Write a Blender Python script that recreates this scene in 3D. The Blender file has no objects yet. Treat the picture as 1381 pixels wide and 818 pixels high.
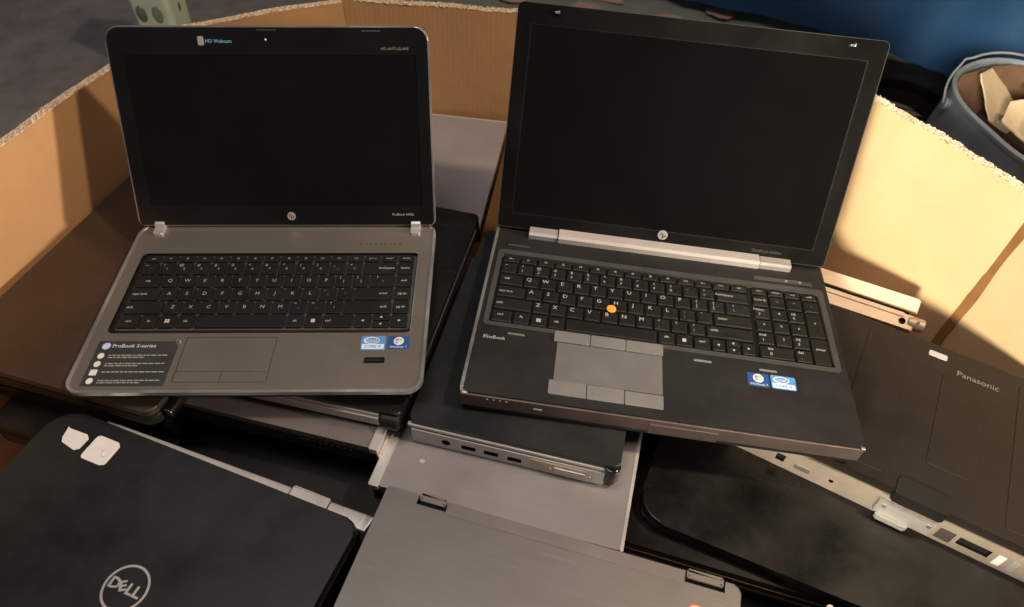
import bpy, bmesh, math, random
from mathutils import Matrix, Vector
random.seed(7)
S = bpy.context.scene
COL = S.collection
PI = math.pi

# ------------------------------------------------------------------ materials
def mat(name, col, rough=.5, metal=0, var=.12, scale=30, stretch=(1, 1, 1), bump=0, bscale=600,
        rvar=.12, spec=.5, coat=0, scr=0, scrcol=(.4, .38, .36), speck=0, speckcol=(.5, .47, .42), blotch=0, blotchcol=(.1, .08, .06)):
    m = bpy.data.materials.new(name); m.use_nodes = True
    nt = m.node_tree; N = nt.nodes; L = nt.links
    p = N['Principled BSDF']
    p.inputs['Metallic'].default_value = metal
    p.inputs['Specular IOR Level'].default_value = spec
    if coat:
        p.inputs['Coat Weight'].default_value = coat; p.inputs['Coat Roughness'].default_value = .12
    tc = N.new('ShaderNodeTexCoord'); mp = N.new('ShaderNodeMapping')
    mp.inputs['Scale'].default_value = stretch
    L.new(tc.outputs['Object'], mp.inputs['Vector'])
    n1 = N.new('ShaderNodeTexNoise'); n1.inputs['Scale'].default_value = scale; n1.inputs['Detail'].default_value = 6
    n1.inputs['Roughness'].default_value = .65
    L.new(mp.outputs[0], n1.inputs['Vector'])
    mr = N.new('ShaderNodeMapRange'); mr.inputs[1].default_value = .3; mr.inputs[2].default_value = .7
    mr.inputs[3].default_value = 1 - var; mr.inputs[4].default_value = 1 + var
    L.new(n1.outputs['Fac'], mr.inputs[0])
    mx = N.new('ShaderNodeMix'); mx.data_type = 'RGBA'; mx.blend_type = 'MULTIPLY'; mx.inputs[0].default_value = 1
    mx.inputs[6].default_value = (*col, 1)
    L.new(mr.outputs[0], mx.inputs[7])
    last = mx.outputs[2]
    if blotch:
        n3 = N.new('ShaderNodeTexNoise'); n3.inputs['Scale'].default_value = scale * .35; n3.inputs['Detail'].default_value = 8
        L.new(tc.outputs['Object'], n3.inputs['Vector'])
        m3 = N.new('ShaderNodeMapRange'); m3.inputs[1].default_value = .52; m3.inputs[2].default_value = .7
        m3.inputs[3].default_value = 0; m3.inputs[4].default_value = blotch
        L.new(n3.outputs['Fac'], m3.inputs[0])
        x3 = N.new('ShaderNodeMix'); x3.data_type = 'RGBA'; x3.inputs[7].default_value = (*blotchcol, 1)
        L.new(m3.outputs[0], x3.inputs[0]); L.new(last, x3.inputs[6]); last = x3.outputs[2]
    speck *= .55
    if speck:
        n4 = N.new('ShaderNodeTexNoise'); n4.inputs['Scale'].default_value = 420; n4.inputs['Detail'].default_value = 2
        L.new(tc.outputs['Object'], n4.inputs['Vector'])
        m4 = N.new('ShaderNodeMapRange'); m4.inputs[1].default_value = .66; m4.inputs[2].default_value = .76
        m4.inputs[3].default_value = 0; m4.inputs[4].default_value = speck
        L.new(n4.outputs['Fac'], m4.inputs[0])
        x4 = N.new('ShaderNodeMix'); x4.data_type = 'RGBA'; x4.inputs[7].default_value = (*speckcol, 1)
        L.new(m4.outputs[0], x4.inputs[0]); L.new(last, x4.inputs[6]); last = x4.outputs[2]
    if scr:
        for ang, sc_, th in ((.5, (1.5, 90, 1), .665), (-1.15, (2.2, 130, 1), .69), (1.9, (4, 60, 1), .70)):
            ms = N.new('ShaderNodeMapping'); ms.inputs['Rotation'].default_value = (0, 0, ang); ms.inputs['Scale'].default_value = sc_
            L.new(tc.outputs['Object'], ms.inputs['Vector'])
            ns = N.new('ShaderNodeTexNoise'); ns.inputs['Scale'].default_value = 4.5; ns.inputs['Detail'].default_value = 2
            L.new(ms.outputs[0], ns.inputs['Vector'])
            m5 = N.new('ShaderNodeMapRange'); m5.inputs[1].default_value = th; m5.inputs[2].default_value = th + .05
            m5.inputs[3].default_value = 0; m5.inputs[4].default_value = scr
            L.new(ns.outputs['Fac'], m5.inputs[0])
            x5 = N.new('ShaderNodeMix'); x5.data_type = 'RGBA'; x5.inputs[7].default_value = (*scrcol, 1)
            L.new(m5.outputs[0], x5.inputs[0]); L.new(last, x5.inputs[6]); last = x5.outputs[2]
    L.new(last, p.inputs['Base Color'])
    n2 = N.new('ShaderNodeTexNoise'); n2.inputs['Scale'].default_value = 14; n2.inputs['Detail'].default_value = 7
    n2.inputs['Roughness'].default_value = .6
    L.new(tc.outputs['Object'], n2.inputs['Vector'])
    m2 = N.new('ShaderNodeMapRange'); m2.inputs[1].default_value = .3; m2.inputs[2].default_value = .7
    m2.inputs[3].default_value = max(.03, rough - rvar); m2.inputs[4].default_value = min(1, rough + rvar)
    L.new(n2.outputs['Fac'], m2.inputs[0]); L.new(m2.outputs[0], p.inputs['Roughness'])
    if bump:
        nb = N.new('ShaderNodeTexNoise'); nb.inputs['Scale'].default_value = bscale; nb.inputs['Detail'].default_value = 3
        L.new(mp.outputs[0], nb.inputs['Vector'])
        b = N.new('ShaderNodeBump'); b.inputs['Strength'].default_value = bump; b.inputs['Distance'].default_value = .001
        L.new(nb.outputs['Fac'], b.inputs['Height']); L.new(b.outputs[0], p.inputs['Normal'])
    return m

def cardboard_mat(name, col, flute=.25, ribs=.25):
    m = mat(name, col, .9, 0, .10, 5, rvar=.05, spec=.15, blotch=.3, blotchcol=(col[0] * .72, col[1] * .66, col[2] * .6), speck=.12, speckcol=(.25, .16, .09))
    nt = m.node_tree; N = nt.nodes; L = nt.links; p = N['Principled BSDF']
    tc = [n for n in N if n.type == 'TEX_COORD'][0]
    w = N.new('ShaderNodeTexWave'); w.wave_type = 'BANDS'; w.bands_direction = 'X'; w.inputs['Scale'].default_value = 45
    w.inputs['Distortion'].default_value = 1.2; w.inputs['Detail'].default_value = 2; w.inputs['Detail Scale'].default_value = .4
    L.new(tc.outputs['Object'], w.inputs['Vector'])
    n = N.new('ShaderNodeTexNoise'); n.inputs['Scale'].default_value = 22; n.inputs['Detail'].default_value = 8
    L.new(tc.outputs['Object'], n.inputs['Vector'])
    a0 = N.new('ShaderNodeMath'); a0.operation = 'MULTIPLY_ADD'; a0.inputs[1].default_value = ribs
    L.new(w.outputs['Fac'], a0.inputs[0]); L.new(n.outputs['Fac'], a0.inputs[2])
    nd = N.new('ShaderNodeTexNoise'); nd.inputs['Scale'].default_value = 6.5; nd.inputs['Detail'].default_value = 3; nd.inputs['Distortion'].default_value = .6
    L.new(tc.outputs['Object'], nd.inputs['Vector'])
    a = N.new('ShaderNodeMath'); a.operation = 'MULTIPLY_ADD'; a.inputs[1].default_value = 3.2
    L.new(nd.outputs['Fac'], a.inputs[0]); L.new(a0.outputs[0], a.inputs[2])
    b = N.new('ShaderNodeBump'); b.inputs['Strength'].default_value = flute; b.inputs['Distance'].default_value = .004
    L.new(a.outputs[0], b.inputs['Height']); L.new(b.outputs[0], p.inputs['Normal'])
    return m

MT = {}
MT['brush_deck'] = mat('brushed grey deck metal', (.37, .330, .275), .30, .80, .05, 60, (1, 14, 1), .05, 900, rvar=.035, speck=.15, scr=.10, scrcol=(.5, .46, .4))
MT['rim'] = mat('bright silver rim', (.62, .60, .58), .33, .9, .08, 40)
MT['silver'] = mat('silver painted plastic', (.50, .48, .47), .42, .55, .08, 40, speck=.1)
MT['hinge_silver'] = mat('satin silver hinge cover', (.47, .43, .42), .45, .25, .05, 30)
MT['gloss_black'] = mat('glossy black bezel', (.006, .006, .006), .16, 0, .3, 12, rvar=.06, speck=.04, speckcol=(.2, .2, .19))
MT['bezel_black'] = mat('black satin bezel', (.004, .004, .0037), .38, 0, .3, 12, rvar=.1, spec=.25, speck=.05, speckcol=(.12, .12, .11))
MT['screen'] = mat('dark switched off panel', (.004, .004, .0034), .15, 0, .2, 9, rvar=.03, spec=.5, speck=.02, speckcol=(.15, .15, .14))
MT['matte_black'] = mat('matt black plastic', (.008, .008, .0076), .5, 0, .25, 25, rvar=.12, spec=.3, bump=.06, speck=.10, speckcol=(.16, .15, .14))
MT['key'] = mat('black key plastic', (.0095, .0095, .009), .42, 0, .25, 60, rvar=.1, spec=.35, bump=.08, bscale=2500, speck=.1, speckcol=(.15, .15, .14))
MT['keybed'] = mat('keyboard tray plastic', (.070, .067, .062), .45, .2, .2, 60, speck=.35, speckcol=(.28, .26, .24))
MT['legend'] = mat('white key print', (.44, .43, .41), .6, 0, .15, 200)
MT['legend_dim'] = mat('grey key print', (.33, .32, .30), .6, 0, .15, 200)
MT['white'] = mat('white sticker paper', (.66, .65, .645), .7, 0, .05, 60)
MT['plate_grey'] = mat('lilac grey asset plate', (.42, .39, .41), .5, 0, .06, 60)
MT['pencil'] = mat('grey pen mark', (.58, .57, .56), .7)
MT['soft_deck'] = mat('dark soft touch palm rest', (.0125, .0122, .0125), .46, 0, .22, 20, rvar=.12, spec=.4, bump=.05, speck=.16, speckcol=(.16, .15, .14))
MT['pad_grey'] = mat('grey touchpad', (.125, .123, .121), .55, .1, .10, 40, bump=.04, speck=.15, speckcol=(.3, .29, .27))
MT['btn_grey'] = mat('grey touchpad button', (.17, .168, .165), .5, .15, .08, 40, speck=.1)
MT['surround'] = mat('dark grey keyboard frame', (.07, .069, .068), .42, .35, .12, 40, speck=.2)
MT['front_brown'] = mat('dark mauve chassis side', (.10, .075, .072), .45, .4, .15, 30, speck=.15)
MT['orange'] = mat('orange rubber cap', (.85, .33, .03), .7, 0, .12, 300, bump=.3, bscale=1800)
MT['brown_lid'] = mat('dark brown glossy lid', (.046, .029, .0205), .33, .15, .2, 10, rvar=.10, speck=.14, speckcol=(.22, .19, .16), blotch=.3, blotchcol=(.07, .052, .042), scr=.12, scrcol=(.13, .10, .085))
MT['grey_lid'] = mat('brushed grey aluminium lid', (.160, .150, .146), .44, .55, .045, 26, (1, 10, 1), .04, 700, rvar=.08, speck=.22, blotch=.3, blotchcol=(.205, .195, .193), scr=.25, scrcol=(.28, .27, .265))
MT['grey_lid2'] = mat('plain grey painted lid', (.235, .218, .222), .46, .4, .06, 12, rvar=.1, speck=.14, blotch=.25, blotchcol=(.27, .25, .252), scr=.2, scrcol=(.34, .32, .32))
MT['taupe_lid'] = mat('taupe grey lid', (.17, .15, .145), .46, .5, .1, 20, rvar=.1, speck=.12, blotch=.15, blotchcol=(.24, .21, .2))
MT['pale_lid'] = mat('pale grey lid', (.33, .305, .315), .46, .35, .05, 14, rvar=.1, blotch=.25, blotchcol=(.27, .25, .26), scr=.15, scrcol=(.42, .40, .40))
MT['black_lid'] = mat('worn black lid', (.0095, .0118, .0116), .42, 0, .25, 12, rvar=.14, spec=.35, bump=.05, speck=.12, speckcol=(.15, .15, .14), blotch=.12, blotchcol=(.021, .024, .0245), scr=.05, scrcol=(.07, .072, .07))
MT['dusty_black'] = mat('dusty black lid', (.0065, .006, .0057), .34, 0, .25, 9, rvar=.14, spec=.35, speck=.10, speckcol=(.15, .14, .13), blotch=.25, blotchcol=(.018, .0165, .015), scr=.10, scrcol=(.08, .075, .07))
MT['tough_lid'] = mat('dark textured rugged lid', (.0105, .0078, .006), .5, 0, .18, 14, rvar=.1, spec=.3, bump=.1, speck=.12, speckcol=(.12, .10, .08))
MT['tough_side'] = mat('warm silver side casting', (.43, .365, .31), .42, .45, .12, 40, speck=.25, speckcol=(.28, .22, .18), blotch=.5, blotchcol=(.26, .19, .14))
MT['cream'] = mat('cream silver casting', (.60, .46, .335), .5, .2, .10, 60, speck=.25, speckcol=(.35, .27, .2))
MT['dim_print'] = mat('worn grey print', (.19, .17, .145), .5, 0, .3, 300)
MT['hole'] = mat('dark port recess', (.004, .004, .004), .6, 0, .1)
MT['port_metal'] = mat('bare port metal', (.5, .47, .42), .35, .9, .1)
MT['bronze'] = mat('dull bronze trim line', (.12, .075, .04), .35, .6, .1)
MT['card'] = cardboard_mat('brown corrugated cardboard', (.47, .272, .13), .10, .06)
MT['card_flute'] = cardboard_mat('fluted corrugated cardboard', (.52, .30, .145), .25, .12)
MT['card_lit'] = cardboard_mat('lit corrugated cardboard', (.60, .425, .245), .12, .03)  # lamplight on the right panels painted in as a paler cardboard
MT['card_edge'] = mat('torn cardboard edge', (.60, .48, .35), .95, 0, .35, 160, spec=.1, bump=.6, bscale=300)
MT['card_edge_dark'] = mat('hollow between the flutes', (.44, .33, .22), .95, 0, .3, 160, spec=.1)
MT['shade_brown'] = mat('brown of the shaded fold', (.24, .115, .045), .9, 0, .15, 30, spec=.1)  # shade on the right fold painted as a darker brown
MT['concrete'] = mat('grey concrete ground', (.225, .205, .203), .85, 0, .22, 13, spec=.3, bump=.5, bscale=60, blotch=.55, blotchcol=(.37, .335, .335), speck=.2, speckcol=(.22, .2, .19))
MT['green'] = mat('pale green plastic', (.66, .74, .58), .5, 0, .08, 12, blotch=.25, blotchcol=(.70, .74, .66))
MT['blue'] = mat('blue tarpaulin', (.006, .034, .092), .75, 0, .12, 5, bump=.3, bscale=500, spec=.25, blotch=.25, blotchcol=(.02, .045, .11))
MT['camo'] = mat('grey green cloth', (.19, .215, .185), .9, 0, .2, 8, blotch=.0, bump=.4, bscale=400, spec=.2)
MT['camo_pink'] = mat('pinkish cloth patch', (.42, .28, .23), .9, 0, .15, 20, spec=.2)
MT['rubber'] = mat('black tyre rubber', (.006, .006, .0055), .8, 0, .3, 30, spec=.15, bump=.3, bscale=200)
MT['zinc'] = mat('dull galvanised steel', (.19, .225, .26), .6, .25, .18, 14, rvar=.1, blotch=.35, blotchcol=(.20, .22, .235))
MT['wire'] = mat('handle wire', (.45, .47, .5), .4, .6, .1)
MT['paper'] = mat('torn brown card scrap', (.52, .40, .265), .9, 0, .15, 14, spec=.1)
MT['paper_dark'] = mat('dark brown paper', (.11, .066, .04), .9, 0, .2, 18, spec=.1)
MT['st_blue'] = mat('light blue sticker', (.08, .26, .58), .4, 0, .12, 90)
MT['st_pale'] = mat('pale blue sticker print', (.55, .72, .90), .4, 0, .05, 90)
MT['st_navy'] = mat('navy sticker', (.02, .07, .24), .4, 0, .15, 90)
MT['st_black'] = mat('charcoal sticker film', (.035, .035, .034), .35, 0, .15, 30)
MT['st_blue_text'] = mat('blue sticker print', (.15, .42, .62), .5)
MT['lilac'] = mat('lilac round print', (.46, .50, .78), .5)
MT['red'] = mat('red print', (.75, .12, .05), .5); MT['yellow'] = mat('yellow print', (.9, .62, .12), .5)
MT['lime'] = mat('green print', (.25, .6, .12), .5); MT['sky'] = mat('blue print', (.15, .4, .85), .5)
MT['pink'] = mat('pinkish sticker', (.70, .42, .36), .6)

# ------------------------------------------------------------------ mesh helpers
_txt = {}
def text_geo(s):
    if s not in _txt:
        c = bpy.data.curves.new('glyphs', 'FONT'); c.body = s; c.size = 1; c.align_x = 'CENTER'; c.align_y = 'CENTER'
        c.resolution_u = 2
        o = bpy.data.objects.new('glyphs', c); COL.objects.link(o)
        dg = bpy.context.evaluated_depsgraph_get(); e = o.evaluated_get(dg); me = e.to_mesh()
        v = [tuple(x.co) for x in me.vertices]; f = [tuple(p.vertices) for p in me.polygons]
        e.to_mesh_clear(); bpy.data.objects.remove(o); bpy.data.curves.remove(c)
        _txt[s] = (v, f)
    return _txt[s]

def rrect(x0, x1, y0, y1, r, n=5):
    if not isinstance(r, (list, tuple)) and r <= 0: return [(x0, y0), (x1, y0), (x1, y1), (x0, y1)]
    rr = r if isinstance(r, (list, tuple)) else (r,) * 4          # FL FR BR BL
    pts = []
    for (cx, cy, a, q) in ((x0, y0, PI, rr[0]), (x1, y0, 1.5 * PI, rr[1]), (x1, y1, 0, rr[2]), (x0, y1, .5 * PI, rr[3])):
        sx = 1 if cx == x0 else -1; sy = 1 if cy == y0 else -1
        for i in range(n + 1):
            t = a + i / n * PI / 2
            pts.append((cx + sx * q + q * math.cos(t), cy + sy * q + q * math.sin(t)))
    return pts

class MB:
    def __init__(s): s.bm = bmesh.new(); s.mats = []
    def mi(s, m):
        if m not in s.mats: s.mats.append(m)
        return s.mats.index(m)
    def prism(s, pts, z0, z1, m, bevel=0, seg=2, M=None, taper=0):
        k = s.mi(m); b = bmesh.new()
        lo = [b.verts.new((x, y, z0)) for x, y in pts]
        if taper:
            cx = sum(p[0] for p in pts) / len(pts); cy = sum(p[1] for p in pts) / len(pts)
            hi = [b.verts.new((x - math.copysign(taper, x - cx), y - math.copysign(taper, y - cy), z1)) for x, y in pts]
        else: hi = [b.verts.new((x, y, z1)) for x, y in pts]
        n = len(pts)
        b.faces.new(lo[::-1]); b.faces.new(hi)
        for i in range(n): b.faces.new((lo[i], lo[(i + 1) % n], hi[(i + 1) % n], hi[i]))
        if bevel:
            hs = set(hi); ls = set(lo)
            ed = [e for e in b.edges if (e.verts[0] in hs and e.verts[1] in hs) or (e.verts[0] in ls and e.verts[1] in ls)]
            bmesh.ops.bevel(b, geom=ed, offset=bevel, segments=seg, affect='EDGES', profile=.5)
        s.merge(b, k, M); return s
    def merge(s, b, k=None, M=None):
        if M is not None: b.transform(M)
        base = {}
        for v in b.verts: base[v] = s.bm.verts.new(v.co)
        for f in b.faces:
            try: g = s.bm.faces.new([base[v] for v in f.verts])
            except ValueError: continue
            if k is not None: g.material_index = k
        b.free()
    def box(s, x0, x1, y0, y1, z0, z1, m, bevel=0, M=None):
        b = bmesh.new(); bmesh.ops.create_cube(b, size=1)
        b.transform(Matrix.Translation(((x0 + x1) / 2, (y0 + y1) / 2, (z0 + z1) / 2)) @ Matrix.Diagonal((x1 - x0, y1 - y0, z1 - z0, 1)))
        if bevel: bmesh.ops.bevel(b, geom=b.edges[:], offset=bevel, segments=2, affect='EDGES', profile=.5)
        s.merge(b, s.mi(m), M); return s
    def ring(s, outer, inner, z0, z1, m, M=None):
        b = bmesh.new(); n = len(outer)
        A = [b.verts.new((x, y, z0)) for x, y in outer]; B = [b.verts.new((x, y, z1)) for x, y in outer]
        C = [b.verts.new((x, y, z0)) for x, y in inner]; D = [b.verts.new((x, y, z1)) for x, y in inner]
        for i in range(n):
            j = (i + 1) % n
            b.faces.new((A[i], A[j], B[j], B[i])); b.faces.new((B[i], B[j], D[j], D[i]))
            b.faces.new((D[i], D[j], C[j], C[i])); b.faces.new((C[i], C[j], A[j], A[i]))
        s.merge(b, s.mi(m), M); return s
    def cyl(s, p0, p1, r0, m, r1=None, n=20, bevel=0):
        p0 = Vector(p0); p1 = Vector(p1); d = p1 - p0; b = bmesh.new()
        bmesh.ops.create_cone(b, cap_ends=True, segments=n, radius1=r0, radius2=r0 if r1 is None else r1, depth=d.length)
        if bevel:
            ed = [e for e in b.edges if len(e.link_faces) == 2 and any(len(f.verts) > 4 for f in e.link_faces)]
            bmesh.ops.bevel(b, geom=ed, offset=bevel, segments=2, affect='EDGES', profile=.5)
        M = Matrix.Translation((p0 + p1) / 2) @ d.to_track_quat('Z', 'Y').to_matrix().to_4x4()
        s.merge(b, s.mi(m), M); return s
    def tube(s, pts, r, m, n=8, closed=False):
        k = s.mi(m); P = [Vector(p) for p in pts]; rings = []
        for i, p in enumerate(P):
            a = P[i - 1] if (i or closed) else p; c = P[(i + 1) % len(P)] if (i < len(P) - 1 or closed) else p
            q = (c - a).to_track_quat('Z', 'Y')
            rings.append([s.bm.verts.new(p + q @ Vector((r * math.cos(2 * PI * j / n), r * math.sin(2 * PI * j / n), 0))) for j in range(n)])
        R = list(zip(rings, rings[1:])) + ([(rings[-1], rings[0])] if closed else [])
        for a, c in R:
            for j in range(n):
                f = s.bm.faces.new((a[j], a[(j + 1) % n], c[(j + 1) % n], c[j])); f.material_index = k
        if not closed:
            f = s.bm.faces.new(rings[0][::-1]); f.material_index = k
            f = s.bm.faces.new(rings[-1]); f.material_index = k
        return s
    def text(s, t, cx, cy, z, size, m, rot=0, shear=0, sx=1, left=False):
        k = s.mi(m); v, f = text_geo(t); c, sn = math.cos(rot), math.sin(rot)
        off = -min(p[0] for p in v) if left else 0
        V = []
        for p in v:
            x = (p[0] + off) * size * sx + shear * p[1] * size; y = p[1] * size
            V.append(s.bm.verts.new((cx + x * c - y * sn, cy + x * sn + y * c, z)))
        for q in f:
            try: g = s.bm.faces.new([V[i] for i in q]); g.material_index = k
            except ValueError: pass
        return s
    def flat(s, pts, z, m):
        f = s.bm.faces.new([s.bm.verts.new((x, y, z)) for x, y in pts]); f.material_index = s.mi(m); return s
    def disc(s, cx, cy, rx, ry, z, m, n=24, rot=0):
        c, sn = math.cos(rot), math.sin(rot)
        P = [(rx * math.cos(2 * PI * i / n), ry * math.sin(2 * PI * i / n)) for i in range(n)]
        return s.flat([(cx + x * c - y * sn, cy + x * sn + y * c) for x, y in P], z, m)
    def build(s, name, parent=None, M=None, smooth=32):
        me = bpy.data.meshes.new(name); s.bm.normal_update()
        s.bm.to_mesh(me); s.bm.free()
        for m in s.mats: me.materials.append(MT[m])
        o = bpy.data.objects.new(name, me); COL.objects.link(o)
        if smooth:
            for p in me.polygons: p.use_smooth = True
            me.set_sharp_from_angle(angle=math.radians(smooth))
        if smooth and len(me.polygons) < 4000:
            wn = o.modifiers.new('weighted', 'WEIGHTED_NORMAL'); wn.keep_sharp = True
        if parent: o.parent = parent
        if M is not None: o.matrix_local = M
        return o

def carve(o, cutter):
    """subtract a closed MB from object o and keep the result as o's mesh"""
    c = cutter.build('cutter', smooth=0)
    tmp = bpy.data.objects.new('uncut', o.data); COL.objects.link(tmp)
    md = tmp.modifiers.new('cut', 'BOOLEAN'); md.operation = 'DIFFERENCE'; md.object = c; md.solver = 'EXACT'
    md.material_mode = 'TRANSFER'
    dg = bpy.context.evaluated_depsgraph_get(); dg.update()
    me = bpy.data.meshes.new_from_object(tmp.evaluated_get(dg)); old = o.data
    o.data = me; me.name = o.name
    bpy.data.objects.remove(tmp); bpy.data.meshes.remove(old); bpy.data.objects.remove(c)
    for p in me.polygons: p.use_smooth = True
    me.set_sharp_from_angle(angle=math.radians(30))

def tag(o, label, cat, group=None, kind=None):
    if label: o['label'] = label
    if cat: o['category'] = cat
    if group: o['group'] = group
    if kind: o['kind'] = kind
    return o
def thing(name, label, cat, M, group=None):
    o = bpy.data.objects.new(name, None); COL.objects.link(o); o.empty_display_size = .05
    o.matrix_world = M
    return tag(o, label, cat, group)

T = Matrix.Translation
def Rx(a): return Matrix.Rotation(math.radians(a), 4, 'X')
def Ry(a): return Matrix.Rotation(math.radians(a), 4, 'Y')
def Rz(a): return Matrix.Rotation(math.radians(a), 4, 'Z')
def frame(o, R): return Matrix(((*R[0], o[0]), (*R[1], o[1]), (*R[2], o[2]), (0, 0, 0, 1)))

# ------------------------------------------------------------------ small printed things
def hp_logo(parent, cx, cy, r, z):
    b = MB(); b.disc(cx, cy, r, r, z, 'silver', 28)
    b.text('h', cx - r * .27, cy + r * .05, z + .00006, r * 1.45, 'gloss_black', shear=.25)
    b.text('p', cx + r * .30, cy - r * .12, z + .00006, r * 1.45, 'gloss_black', shear=.25)
    return b.build('logo', parent, smooth=0)
def cpu_sticker(parent, x0, x1, y0, y1, z):
    b = MB(); w = x1 - x0; h = y1 - y0
    b.prism(rrect(x0, x1, y0, y1, .0016), z, z + .00015, 'st_blue')
    z2 = z + .0002
    b.flat(rrect(x0 + w * .05, x1 - w * .05, y0 + h * .06, y0 + h * .42, .001), z2, 'st_pale')
    cx, cy = x0 + w * .42, y0 + h * .68
    o = [(cx + w * .33 * math.cos(t), cy + h * .25 * math.sin(t)) for t in [2 * PI * i / 28 for i in range(28)]]
    i_ = [(cx + w * .02 + w * .27 * math.cos(t), cy + h * .19 * math.sin(t)) for t in [2 * PI * i / 28 for i in range(28)]]
    b.ring(o, i_, z2, z2 + .00004, 'white')
    b.text('intel', cx, cy, z2, h * .34, 'white')
    b.text('CORE i5', x0 + w * .5, y0 + h * .24, z2 + .00008, h * .27, 'st_navy')
    return b.build('processor_sticker', parent, smooth=0)
def os_sticker(parent, x0, x1, y0, y1, z):
    b = MB(); w = x1 - x0; h = y1 - y0
    b.prism(rrect(x0, x1, y0, y1, .0014), z, z + .00015, 'st_navy')
    z2 = z + .0002; cx, cy = x0 + w * .5, y0 + h * .62; q = h * .25
    b.disc(cx, cy, q * 1.25, q * 1.25, z2, 'st_pale')
    for sx, sy, m in ((-1, 1, 'red'), (1, 1, 'lime'), (-1, -1, 'sky'), (1, -1, 'yellow')):
        x, y = cx + sx * q * .42, cy + sy * q * .42; e = q * .36
        b.flat([(x - e, y - e + sx * e * .2), (x + e, y - e - sx * e * .2), (x + e, y + e - sx * e * .2), (x - e, y + e + sx * e * .2)], z2 + .00006, m)
    b.text('Windows 7', cx, y0 + h * .17, z2 + .00006, h * .22, 'white')
    return b.build('system_sticker', parent, smooth=0)

# ------------------------------------------------------------------ keyboards
def make_key(kb, x0, x1, y0, y1, ztop, hgt, leg, gap, r, bev, taper, kind):
    b = MB()
    b.prism(rrect(x0 + gap, x1 - gap, y0 + gap, y1 - gap, r, 3), ztop - hgt, ztop, 'key', bevel=bev, seg=2, taper=taper)
    z = ztop + .00006; w = x1 - x0; h = y1 - y0; cx = (x0 + x1) / 2; cy = (y0 + y1) / 2
    if leg:
        if leg == 'FLAG':
            for sx in (-1, 1):
                for sy in (-1, 1):
                    b.flat([(cx + sx * .0013 - .0011, cy + sy * .0013 - .0011), (cx + sx * .0013 + .0011, cy + sy * .0013 - .0011),
                            (cx + sx * .0013 + .0011, cy + sy * .0013 + .0011), (cx + sx * .0013 - .0011, cy + sy * .0013 + .0011)], z, 'legend')
        elif leg == 'MENU':
            b.flat(rrect(cx - .002, cx + .002, cy - .0022, cy + .0022, .0004, 2), z, 'legend')
        elif leg.startswith('UP') or leg.startswith('DN') or leg.startswith('LF') or leg.startswith('RT'):
            a = {'UP': 90, 'DN': -90, 'LF': 180, 'RT': 0}[leg]; e = .0017
            P = [(e, 0), (-e * .6, e * .9), (-e * .6, -e * .9)]; c, s_ = math.cos(math.radians(a)), math.sin(math.radians(a))
            b.flat([(cx + x * c - y * s_, cy + x * s_ + y * c) for x, y in P], z, 'legend')
        elif len(leg) == 1 and leg.isalpha():
            if kind == 'R': b.text(leg, x0 + w * .34, y0 + h * .66, z, .0072, 'legend')
            else: b.text(leg, cx, cy + .0004, z, .0062, 'legend_dim')
        elif '|' in leg:
            u, l = leg.split('|')
            sz = .0052
            if kind == 'R':
                b.text(u, x0 + w * .33, y0 + h * .74, z, sz, 'legend'); b.text(l, x0 + w * .33, y0 + h * .36, z, sz, 'legend')
            else:
                b.text(u, x0 + w * .30, y0 + h * .76, z, sz, 'legend_dim'); b.text(l, x0 + w * .52, y0 + h * .46, z, sz * .85, 'legend_dim')
        else:
            sz = .0042 if h > .014 else .0036
            if w > .030 and leg in ('tab', 'caps lock', 'shift', 'ctrl'):
                b.text(leg, x0 + .0035, cy, z, sz, 'legend', left=True)
            elif kind == 'R':
                b.text(leg, x0 + min(w * .5, .010), y0 + h * .58, z, sz * 1.15, 'legend')
            elif leg in ('backspace', 'enter'):
                b.text(leg, x1 - .011, cy, z, sz, 'legend')
            elif leg == 'shift ': b.text('shift', x1 - .009, cy, z, sz, 'legend')
            else: b.text(leg, cx, cy, z, sz, 'legend' if h > .014 else 'legend_dim')
    return b.build('key', kb, smooth=40)

NUM = ['~|`', '!|1', '@|2', '#|3', '$|4', '%|5', '^|6', '&|7', '*|8', '(|9', ')|0', '_|-', '+|=']
def rows_main(last):
    return [
        [('tab', 1.5)] + [(c, 1) for c in 'QWERTYUIOP'] + [('{|[', 1), ('}|]', 1), ('||\\'.replace('||', 'I|'), 1.5)],
        [('caps lock', 1.75)] + [(c, 1) for c in 'ASDFGHJKL'] + [(':|;', 1), ('"|\'', 1), ('enter', 2.25)],
        [('shift', 2.25)] + [(c, 1) for c in 'ZXCVBNM'] + [('<|,', 1), ('>|.', 1), ('?|/', 1), ('shift ', 2.75)]]

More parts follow.
